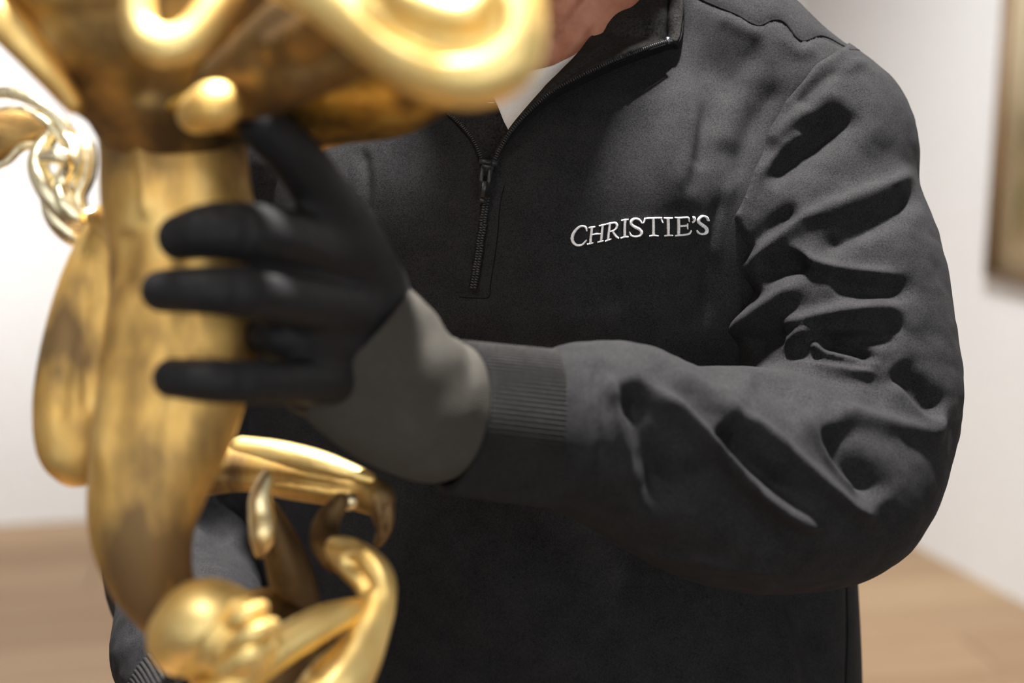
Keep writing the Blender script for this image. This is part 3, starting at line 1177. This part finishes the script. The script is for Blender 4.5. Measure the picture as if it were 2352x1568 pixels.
def satin(rows):
    """domed ribbon with ragged stitch edges along a stroke"""
    R = np.array(rows)
    ln = np.hypot(np.diff(R[:, 0]), np.diff(R[:, 1])).sum()
    R = cr(R, max(10, int(ln * 1.6)))
    T = np.gradient(R[:, :2], axis=0)
    T /= np.linalg.norm(T, axis=1, keepdims=True) + 1e-9
    Nn = np.stack([-T[:, 1], T[:, 0]], 1)
    jag = 1 + 0.07 * RNG.standard_normal(len(R))
    rows_ = []
    for j, q in enumerate((-1, -0.75, -0.35, 0, 0.35, 0.75, 1)):
        p = R[:, :2] + Nn * (q * R[:, 2] * 0.5 * jag)[:, None]
        h = 0.0001 + 0.0014 * math.sqrt(max(0, 1 - q * q)) - (0.0006 if abs(q) == 1 else 0)
        rows_.append([on(TORSO_BVH, x, y, h + (0.00012 if i % 2 else 0)) for i, (x, y) in enumerate(p)])
    G = np.array(rows_).transpose(1, 0, 2)
    nu_, nv_ = G.shape[:2]
    I = np.arange(nu_ * nv_).reshape(nu_, nv_)
    return G.reshape(-1, 3), np.stack([I[:-1, :-1], I[1:, :-1], I[1:, 1:], I[:-1, 1:]], -1).reshape(-1, 4)


for strokes_ in LETTERS:
    V, F = merge([satin(r) for r in strokes_])
    link_mesh('embroidered_letter', V, F, M_THREAD, shirt)

# ------------------------------------------------------------------ t-shirt, neck and head
tt = cr(np.array([px3(1020, 150, 0.925), px3(1120, 176, 0.905), px3(1245, 157, 0.903), px3(1292, 140, 0.909), px3(1338, 113, 0.918), px3(1390, 60, 0.94)]), 90)
tb = []
for p in tt:
    x, y = to_px(p[None])
    tb.append([x[0], y[0]])
G = np.zeros((90, 40, 3))
for j in range(40):
    t = j / 39
    for i in range(90):
        x, y = tb[i]
        yy = y + 300 * t
        q = on(TORSO_BVH, 1176 + (x - 1176) * (1 - 0.1 * t), yy, -0.009)
        z = tt[i, 2] * (1 - min(1, t * 3.0)) + max(q[2], tt[i, 2] - 0.03 * t) * min(1, t * 3.0)
        z += (0.0006 if (i % 2 and t < 0.16) else 0)
        if abs(t - 0.17) < 0.02:
            z += 0.0012
        G[i, j] = px3(1176 + (x - 1176) * (1 - 0.1 * t), yy, z)
grid('t_shirt', G, M_TEE, person, 0.0018)

NECK = np.array([[*torso_pt(0.012, 0.09, -0.03), 0.075], [*torso_pt(0.012, 0.02, -0.014), 0.062], [*torso_pt(0.012, -0.05, -0.002), 0.057],
                 [*torso_pt(0.012, -0.12, 0.01), 0.058]])
HEADC = torso_pt(0.012, -0.215, 0.035)


def hp(u, v, w):
    return HEADC + u * EX + v * DOWN + w * EN


AXH = [EX, DOWN, EN]


def body_f(P):
    d = sd_tube(P, cr(NECK, 10))
    h = sd_ell(P, hp(0, -0.02, -0.012), (0.076, 0.098, 0.098), AXH)
    j = sd_ell(P, hp(0, 0.055, 0.035), (0.055, 0.062, 0.062), AXH)
    h = smin(h, j, 0.04)
    h = smin(h, sd_tube(P, np.array([[*hp(0, -0.02, 0.088), 0.007], [*hp(0, 0.02, 0.104), 0.012]])), 0.015)       # nose
    h = smin(h, sd_ell(P, hp(0, 0.095, 0.075), (0.022, 0.016, 0.016), AXH), 0.02)                                  # chin
    for sg in (-1, 1):
        h = smin(h, sd_ell(P, hp(sg * 0.077, 0.01, -0.012), (0.008, 0.031, 0.018), AXH), 0.008)                    # ears
        h = smin(h, sd_ell(P, hp(sg * 0.033, -0.012, 0.082), (0.014, 0.008, 0.007), AXH), 0.006)                   # lids
        h = -smin(-h, sd_ell(P, hp(sg * 0.033, -0.002, 0.098), (0.014, 0.006, 0.010), AXH), 0.008)
    h = smin(h, sd_ell(P, hp(0, 0.053, 0.090), (0.024, 0.008, 0.008), AXH), 0.006)                                 # lips
    # sterno muscles
    for sg in (-1, 1):
        m_ = sd_tube(P, np.array([[*torso_pt(0.012 + sg * 0.055, -0.11, -0.01), 0.016], [*torso_pt(0.012 + sg * 0.012, 0.045, 0.042), 0.010]]))
        d = smin(d, m_, 0.025)
    return smin(d, h, 0.03)


lo = np.minimum(torso_pt(-0.12, -0.36, -0.15), torso_pt(0.15, 0.2, 0.17)) - 0.03
hi = np.maximum(torso_pt(-0.12, -0.36, -0.15), torso_pt(0.15, 0.2, 0.17)) + 0.03
NECK_S = [([(1400, -60), (1330, 20), (1290, 80), (1262, 140)], 7, -2.0, 'g'), ([(1350, -60), (1290, 10), (1255, 60)], 6, -1.8, 'g'),
          ([(1315, -40), (1270, 10), (1240, 45)], 5, -1.2, 'g'), ([(1370, 30), (1320, 100), (1290, 140)], 10, 1.5, 'g')]
solid('body', body_f, (lo, hi), 0.0026, M_SKIN, person, NECK_S)


def hair_f(P):
    h = sd_ell(P, hp(0, -0.03, -0.02), (0.084, 0.104, 0.104), AXH)
    q = P - HEADC
    face_cut = np.minimum(q @ EN - 0.03, -(q @ DOWN) * 1.0 - 0.065)
    c = (q @ EN) * 0.8 + (q @ DOWN) * 0.9 - 0.035 - 0.0
    return np.maximum(h, np.maximum(c, q @ DOWN - 0.05))


solid('hair', hair_f, (hp(0, 0, 0) - 0.16, hp(0, 0, 0) + 0.16), 0.004, M_HAIR, person)


# ------------------------------------------------------------------ gloves
def finger(rows):
    return ppath(rows, 12)


F_INDEX = finger([(790, 600, 0.668, 74), (700, 562, 0.632, 70), (600, 538, 0.606, 70), (490, 530, 0.597, 66), (415, 545, 0.604, 54)])
F_MID = finger([(800, 710, 0.668, 70), (690, 692, 0.625, 64), (590, 674, 0.600, 60), (470, 666, 0.591, 56), (372, 668, 0.600, 49)])
F_RING = finger([(790, 790, 0.672, 62), (710, 785, 0.648, 58), (635, 775, 0.640, 52), (585, 770, 0.655, 44)])
F_LITTLE = finger([(780, 868, 0.675, 62), (690, 876, 0.634, 52), (590, 878, 0.608, 50), (480, 874, 0.597, 51), (396, 868, 0.605, 46)])
F_THUMB = finger([(845, 660, 0.690, 85), (800, 545, 0.662, 76), (745, 455, 0.640, 64), (670, 350, 0.620, 62), (603, 292, 0.610, 58)])
PALM = [ppath([(800, 600, 0.672, 72), (845, 690, 0.690, 88), (900, 810, 0.702, 90)], 8),
        ppath([(800, 700, 0.672, 75), (845, 760, 0.690, 92), (900, 830, 0.702, 95)], 8),
        ppath([(790, 800, 0.675, 78), (830, 830, 0.692, 92), (900, 860, 0.704, 95)], 8),
        ppath([(775, 870, 0.678, 66), (815, 880, 0.694, 80), (900, 890, 0.706, 90)], 8),
        ppath([(690, 905, 0.675, 42), (750, 920, 0.690, 54), (840, 930, 0.70, 75)], 8)]


def glove_f(P):
    d = sd_tube(P, PALM[0])
    for p in PALM[1:]:
        d = smin(d, sd_tube(P, p), 0.008)
    for p in (F_INDEX, F_MID, F_RING, F_LITTLE):
        d = smin(d, sd_tube(P, p), 0.0045)
    return smin(d, sd_tube(P, F_THUMB), 0.010)


GL_S = [([(560, 480), (570, 530), (560, 580)], 14, -0.8, 'g'), ([(530, 625), (545, 670), (535, 715)], 12, -0.8, 'g'),
        ([(545, 830), (560, 870), (545, 915)], 12, -0.8, 'g'), ([(480, 480), (500, 505), (540, 512)], 14, 1.0, 'g'),
        ([(640, 540), (720, 570), (780, 600)], 14, 0.8, 'g')]
lo, hi = bounds(F_INDEX, F_MID, F_LITTLE, F_THUMB, *PALM)
glove = solid('glove', glove_f, (lo, hi), 0.0011, M_GLOVE, person, GL_S)
n = 16
n = 30
cc = cr([px3(798, 775, 0.686), px3(862, 848, 0.694), px3(930, 905, 0.705), px3(990, 938, 0.719), px3(1036, 946, 0.731)], n)
ra = np.interp(np.linspace(0, 1, n), [0, 0.1, 0.35, 0.65, 0.93, 1], [0.0385, 0.0400, 0.0398, 0.0378, 0.0360, 0.0352])
rib_cuff('glove_cuff', cc, ra, ra * 0.72, (0.15, 1, 0), 150, 0.0003, M_GREYKNIT, glove, 0.0022, 4, 0.0009)

# forearm stub and second glove, low at the foot of the frame
WR = np.array([[*px3(1300, 985, 0.795), 0.024], [*px3(1130, 962, 0.768), 0.021], [*px3(1010, 925, 0.730), 0.021], [*px3(940, 870, 0.706), 0.024]])
solid('wrist', lambda P: sd_tube(P, WR), bounds(WR), 0.0025, M_GLOVE, glove)  # stub coloured glove black to stand in for shade inside the cuff
R2 = px3(505, 1668, 0.76)
rp = [np.array([[*(R2), 0.030], [*(R2 + np.array([0.02, -0.06, -0.055])), 0.026]])]
rf = []
for k in range(4):
    b0 = R2 + np.array([-0.012 + 0.018 * k, -0.052 - 0.004 * k, -0.058])
    ln = [1.0, 1.1, 1.02, 0.8][k]
    rf.append(cr(np.array([[*b0, 0.0115], [*(b0 + np.array([0.004, 0.012, -0.035]) * ln), 0.0105], [*(b0 + np.array([0.006, 0.035, -0.050]) * ln), 0.010],
                           [*(b0 + np.array([0.004, 0.055, -0.046]) * ln), 0.009]]), 8))
rt = cr(np.array([[*(R2 + np.array([0.02, -0.02, -0.02])), 0.015], [*(R2 + np.array([0.06, -0.02, -0.04])), 0.0125], [*(R2 + np.array([0.085, 0.0, -0.06])), 0.011]]), 8)


def glove2_f(P):
    d = sd_tube(P, rp[0], ((0, 1, 0.4), 1.3))
    for p in rf:
        d = smin(d, sd_tube(P, p), 0.005)
    return smin(d, sd_tube(P, rt), 0.01)


lo, hi = bounds(rp[0], rt, *rf)
solid('glove', glove2_f, (lo, hi), 0.0018, M_GLOVE, person)

# trousers and shoes down to the floor
HIPW = to_world(torso_pt(0, 0.56, -0.005)[None])[0]
EXW = to_world((C0 + EX)[None])[0] - to_world(C0[None])[0]
ENW = to_world((C0 + EN)[None])[0] - to_world(C0[None])[0]


def wpt(u, w, z):
    p = HIPW + u * EXW + w * ENW
    return np.array([p[0], p[1], z])


legs = [np.array([[*to_cam(wpt(sg * 0.08, 0, HIPW[2] + 0.02)[None])[0], 0.105], [*to_cam(wpt(sg * 0.10, 0.0, 0.48)[None])[0], 0.080],
                  [*to_cam(wpt(sg * 0.11, -0.01, 0.10)[None])[0], 0.066]]) for sg in (-1, 1)]
lo, hi = bounds(*legs, pad=0.02)
solid('trousers', lambda P: smin(sd_tube(P, legs[0]), sd_tube(P, legs[1]), 0.03), (lo, hi), 0.008, M_TROUSER, person)
for sg in (-1, 1):
    a, b = wpt(sg * 0.11, -0.03, 0.045), wpt(sg * 0.13, 0.15, 0.036)
    sh = np.array([[*to_cam(a[None])[0], 0.044], [*to_cam(((a + b) / 2 + np.array([0, 0, 0.008]))[None])[0], 0.046], [*to_cam(b[None])[0], 0.036]])
    lo, hi = bounds(sh)

    def shoe_f(P, sh=sh):
        w = CAM[2] + P @ np.array([AX[2], AU[2], AF[2]])
        return np.maximum(sd_tube(P, sh), 0.001 - w)
    solid('shoe', shoe_f, (lo, hi), 0.005, M_SHOE, person)

# ------------------------------------------------------------------ the sculpture
SB = to_world(px3(420, 1700, 0.68)[None])[0]
sculpt = empty('gilt_sculpture', SB, 'shiny golden bronze sculpture with leafy scrolls and twisted limbs held by the gloved person', 'sculpture')
ZAX = (0, 0, 1)


def gpart(name, rows, material, flat=None, h=0.0018, strokes=None, extra=None, n=None, k=0.008):
    paths = [ppath(r, n) for r in ([rows] + (extra or []))]
    lo_, hi_ = bounds(*paths, pad=0.008)

    def f(P):
        d = sd_tube(P, paths[0], flat)
        for p in paths[1:]:
            d = smin(d, sd_tube(P, p, flat), k)
        return d
    return solid(name, f, (lo_, hi_), h, material, sculpt, strokes)


# stem: waisted column running into a long front lobe
gpart('stem', [(395, 210, 0.660, 185), (398, 330, 0.660, 168), (405, 450, 0.660, 172), (425, 560, 0.660, 172), (428, 700, 0.656, 172),
               (420, 830, 0.652, 165), (385, 960, 0.648, 158), (345, 1090, 0.646, 140), (325, 1210, 0.645, 120), (345, 1320, 0.648, 98),
               (400, 1420, 0.652, 72), (470, 1510, 0.656, 62), (560, 1600, 0.66, 60)], M_PATINA, (ZAX, 1.25), 0.0018,
      [([(300, 520), (285, 600), (290, 660)], 24, -2.5, 'g'), ([(300, 640), (265, 780), (240, 950), (232, 1150)], 26, 3.5, 'g'),
       ([(420, 480), (430, 700), (400, 900), (370, 1100)], 30, -2.5, 'g'), ([(310, 280), (330, 400), (340, 520)], 16, 2.5, 'g')])
# side lobe behind the stem
gpart('side_lobe', [(262, 520, 0.690, 60), (225, 640, 0.690, 82), (195, 780, 0.690, 95), (175, 910, 0.690, 98), (170, 1010, 0.690, 90), (175, 1050, 0.690, 70)],
      M_PATINA, (ZAX, 1.5), 0.0018, [([(180, 700), (150, 850), (135, 1000)], 20, -2, 'g'), ([(230, 600), (205, 800), (190, 980)], 18, -1.5, 'g')])
gpart('side_ridge', [(215, 500, 0.680, 20), (255, 545, 0.670, 20), (272, 600, 0.664, 18), (276, 660, 0.660, 12)], M_PATINA)
# flared cup at the top
gpart('flared_cup', [(400, 430, 0.661, 120), (398, 320, 0.66, 155), (380, 180, 0.645, 205), (350, 40, 0.635, 270), (310, -120, 0.625, 350)], M_BROWN, (ZAX, 1.5), 0.0026,
      [([(60, 40), (150, 180), (215, 290)], 26, 4, 'g'), ([(330, 30), (340, 150), (350, 260)], 40, -4, 'g'), ([(470, 100), (470, 200), (450, 280)], 30, 3, 'g')])
gpart('cup_rim', [(-120, -70, 0.60, 55), (0, 40, 0.598, 50), (90, 140, 0.600, 40), (170, 240, 0.608, 26)], M_PATINA)
# looped curl in front of the cup
gpart('curl', [(335, -110, 0.525, 40), (318, 0, 0.520, 38), (330, 75, 0.518, 42), (385, 108, 0.516, 48), (450, 75, 0.518, 44), (500, 0, 0.522, 42), (555, -90, 0.53, 40)], M_SATIN, None, 0.002)
# shoulder knob under the cup
gpart('knob', [(450, 262, 0.600, 46), (485, 246, 0.580, 58), (500, 240, 0.578, 56)], M_GOLD)
# broad wing towards the top right
gpart('wing', [(500, 215, 0.60, 70), (600, 165, 0.585, 105), (720, 90, 0.565, 130), (860, 10, 0.545, 140), (960, -60, 0.53, 150)], M_BROWN, (ZAX, 3.2), 0.002,
      [([(590, 130), (690, 70), (800, -10)], 26, 4, 'g'), ([(660, 190), (760, 120), (880, 50)], 30, -4, 'g')])
# great rolled lip
gpart('rolled_lip', [(600, -90, 0.500, 62), (740, -20, 0.494, 72), (860, 60, 0.488, 82), (970, 130, 0.482, 92), (1080, 160, 0.478, 92), (1160, 120, 0.478, 88),
                     (1185, 20, 0.48, 72), (1170, -80, 0.484, 70)], M_GOLD, (ZAX, 1.3), 0.002,
      [([(800, -20), (930, 70), (1050, 105), (1130, 70), (1145, -20)], 20, -6, 'g')])
gpart('inner_lip', [(860, -60, 0.484, 42), (960, 10, 0.478, 48), (1060, 40, 0.476, 44), (1110, -10, 0.478, 40), (1100, -80, 0.48, 40)], M_GOLD, None, 0.002)
# pitted underside of the leaf behind, and its bright edge blade
gpart('leaf_edge', [(706, 352, 0.712, 7), (785, 315, 0.692, 20), (880, 272, 0.672, 32), (980, 228, 0.656, 40), (1065, 192, 0.646, 38)], M_PATINA, ((0.1, 0.5, 1), 2.0), 0.0016,
      [([(760, 310), (860, 245), (980, 190)], 8, 2.5, 'g')])
gpart('leaf_fold', [(800, 280, 0.676, 5), (868, 232, 0.656, 15), (945, 196, 0.640, 18), (1010, 178, 0.632, 12)], M_PALE)
gpart('leaf_web', [(470, 282, 0.655, 200), (580, 262, 0.655, 235), (700, 238, 0.650, 255), (840, 186, 0.640, 225)], M_MOTTLE, ((0.22, 1, 0), 6.0), 0.0022)
# hanging twist at the left with its crescent leaf
gpart('crescent_leaf', [(-90, 235, 0.72, 12), (0, 212, 0.715, 15), (75, 228, 0.71, 17), (130, 268, 0.708, 18), (165, 320, 0.708, 17), (178, 372, 0.712, 10)], M_PALE, None, 0.0016)
gpart('crescent_inner', [(-80, 275, 0.716, 7), (0, 250, 0.712, 8), (60, 252, 0.71, 9), (115, 285, 0.708, 12), (150, 330, 0.708, 12)], M_PALE, None, 0.0014)
gpart('leaf_dish', [(-120, 320, 0.735, 70), (-40, 315, 0.732, 66), (30, 300, 0.73, 52), (85, 290, 0.728, 34)], M_BROWN, (ZAX, 2.0), 0.0018)
gpart('leaf_lip', [(-40, 395, 0.722, 8), (15, 372, 0.720, 10), (50, 338, 0.718, 12), (88, 332, 0.716, 10), (110, 318, 0.714, 8)], M_PALE, None, 0.0014)
for nm, rows in (('twist_strand', [(122, 305, 0.712, 18), (95, 345, 0.708, 23), (88, 385, 0.706, 26), (108, 430, 0.704, 29), (140, 475, 0.704, 26), (170, 505, 0.706, 23), (200, 515, 0.71, 21)]),
                 ('twist_strand', [(150, 310, 0.708, 18), (172, 345, 0.706, 22), (160, 385, 0.702, 23), (140, 425, 0.702, 21), (150, 465, 0.70, 23), (185, 500, 0.702, 22), (215, 490, 0.706, 18)]),
                 ('twist_strand', [(182, 312, 0.712, 17), (203, 345, 0.710, 20), (200, 400, 0.708, 22), (180, 450, 0.706, 21), (190, 490, 0.706, 18)]),
                 ('twist_strand', [(100, 360, 0.700, 16), (135, 358, 0.696, 21), (160, 372, 0.698, 18), (150, 400, 0.70, 16)]),
                 ('twist_strand', [(112, 440, 0.712, 21), (128, 490, 0.714, 29), (160, 530, 0.716, 29), (198, 555, 0.718, 21), (225, 545, 0.72, 18)])):
    gpart(nm, rows, M_PALE, None, 0.0014)
# cross arm
gpart('cross_arm', [(450, 1085, 0.758, 58), (560, 1072, 0.752, 58), (680, 1094, 0.744, 56), (800, 1120, 0.737, 48), (868, 1145, 0.732, 42)], M_PATINA, ((0, 0, 1), 1.15), 0.0016,
      [([(480, 1090), (620, 1096), (850, 1130)], 10, -2.0, 'g')])
gpart('cross_arm_flap', [(868, 1140, 0.732, 38), (880, 1180, 0.730, 28), (882, 1215, 0.730, 19), (868, 1248, 0.732, 12)], M_PATINA, None, 0.0014, [([(890, 1130), (885, 1190), (875, 1240)], 8, -2, 'g')])
gpart('bead', [(800, 1152, 0.716, 22), (802, 1150, 0.714, 22), (804, 1148, 0.714, 20)], M_PALE, None, 0.0012)
gpart('cross_arm_highlight', [(556, 1030, 0.750, 30), (640, 1044, 0.744, 34), (740, 1066, 0.737, 31), (850, 1100, 0.731, 18)], M_GOLD, None, 0.0015)  # brighter gold strip added to stand in for the arm's top highlight
# forked prong
gpart('prong', [(612, 1095, 0.690, 16), (598, 1140, 0.688, 26), (600, 1180, 0.688, 30), (604, 1225, 0.686, 32), (596, 1270, 0.686, 14)], M_PALE, None, 0.0014)
gpart('prong_root', [(615, 1170, 0.702, 26), (640, 1240, 0.706, 42), (668, 1320, 0.71, 52), (690, 1410, 0.712, 50), (690, 1480, 0.712, 40)], M_BROWN, None, 0.0018)
# bent limb at the lower right
gpart('limb_root', [(782, 1150, 0.700, 22), (752, 1195, 0.698, 30), (746, 1238, 0.692, 36), (775, 1275, 0.684, 42)], M_BROWN, None, 0.0016)
gpart('bent_limb', [(775, 1262, 0.682, 34), (815, 1288, 0.674, 48), (858, 1330, 0.667, 50), (868, 1390, 0.660, 42), (848, 1450, 0.654, 48),
                    (812, 1520, 0.646, 62), (760, 1590, 0.640, 76), (700, 1680, 0.64, 76)], M_GOLD, None, 0.0018,
      [([(785, 1270), (825, 1325), (845, 1365)], 15, -6, 'g'), ([(800, 1235), (870, 1300), (892, 1385)], 10, 2.5, 'g'), ([(790, 1430), (760, 1490), (700, 1560)], 20, -4, 'g')])
gpart('diagonal_limb', [(815, 1400, 0.655, 30), (740, 1430, 0.642, 42), (660, 1475, 0.632, 46), (570, 1535, 0.622, 50), (480, 1605, 0.616, 52), (420, 1660, 0.615, 50)], M_GOLD, None, 0.0018)
# ribbed fruit and its stepped scales
RIB = [([(395 + 34 * k, 1540 + 4 * k), (450 + 30 * k, 1455 + 8 * k), (520 + 22 * k, 1375 + 16 * k)], 9, -3.0, 'g') for k in range(1, 6)]
gpart('ribbed_fruit', [(430, 1462, 0.618, 92), (470, 1432, 0.612, 104), (520, 1450, 0.610, 100), (560, 1480, 0.612, 80)], M_SATIN, None, 0.0016, RIB)
for rows in ([(520, 1436, 0.596, 20), (560, 1415, 0.592, 26), (602, 1394, 0.598, 20)],
             [(528, 1484, 0.592, 20), (580, 1456, 0.588, 26), (628, 1432, 0.596, 18)],
             [(515, 1540, 0.592, 22), (570, 1505, 0.588, 26), (622, 1480, 0.594, 18)]):
    gpart('scale', rows, M_SATIN, ((0.3, 0.3, 1), 1.5), 0.0015)
# mass of the foot behind
gpart('foot_hollow', [(520, 1420, 0.71, 55), (590, 1430, 0.712, 80), (640, 1470, 0.71, 110), (640, 1580, 0.70, 120), (560, 1700, 0.69, 110), (440, 1740, 0.68, 90)], M_BROWN, None, 0.0024)

bpy.context.view_layer.update()
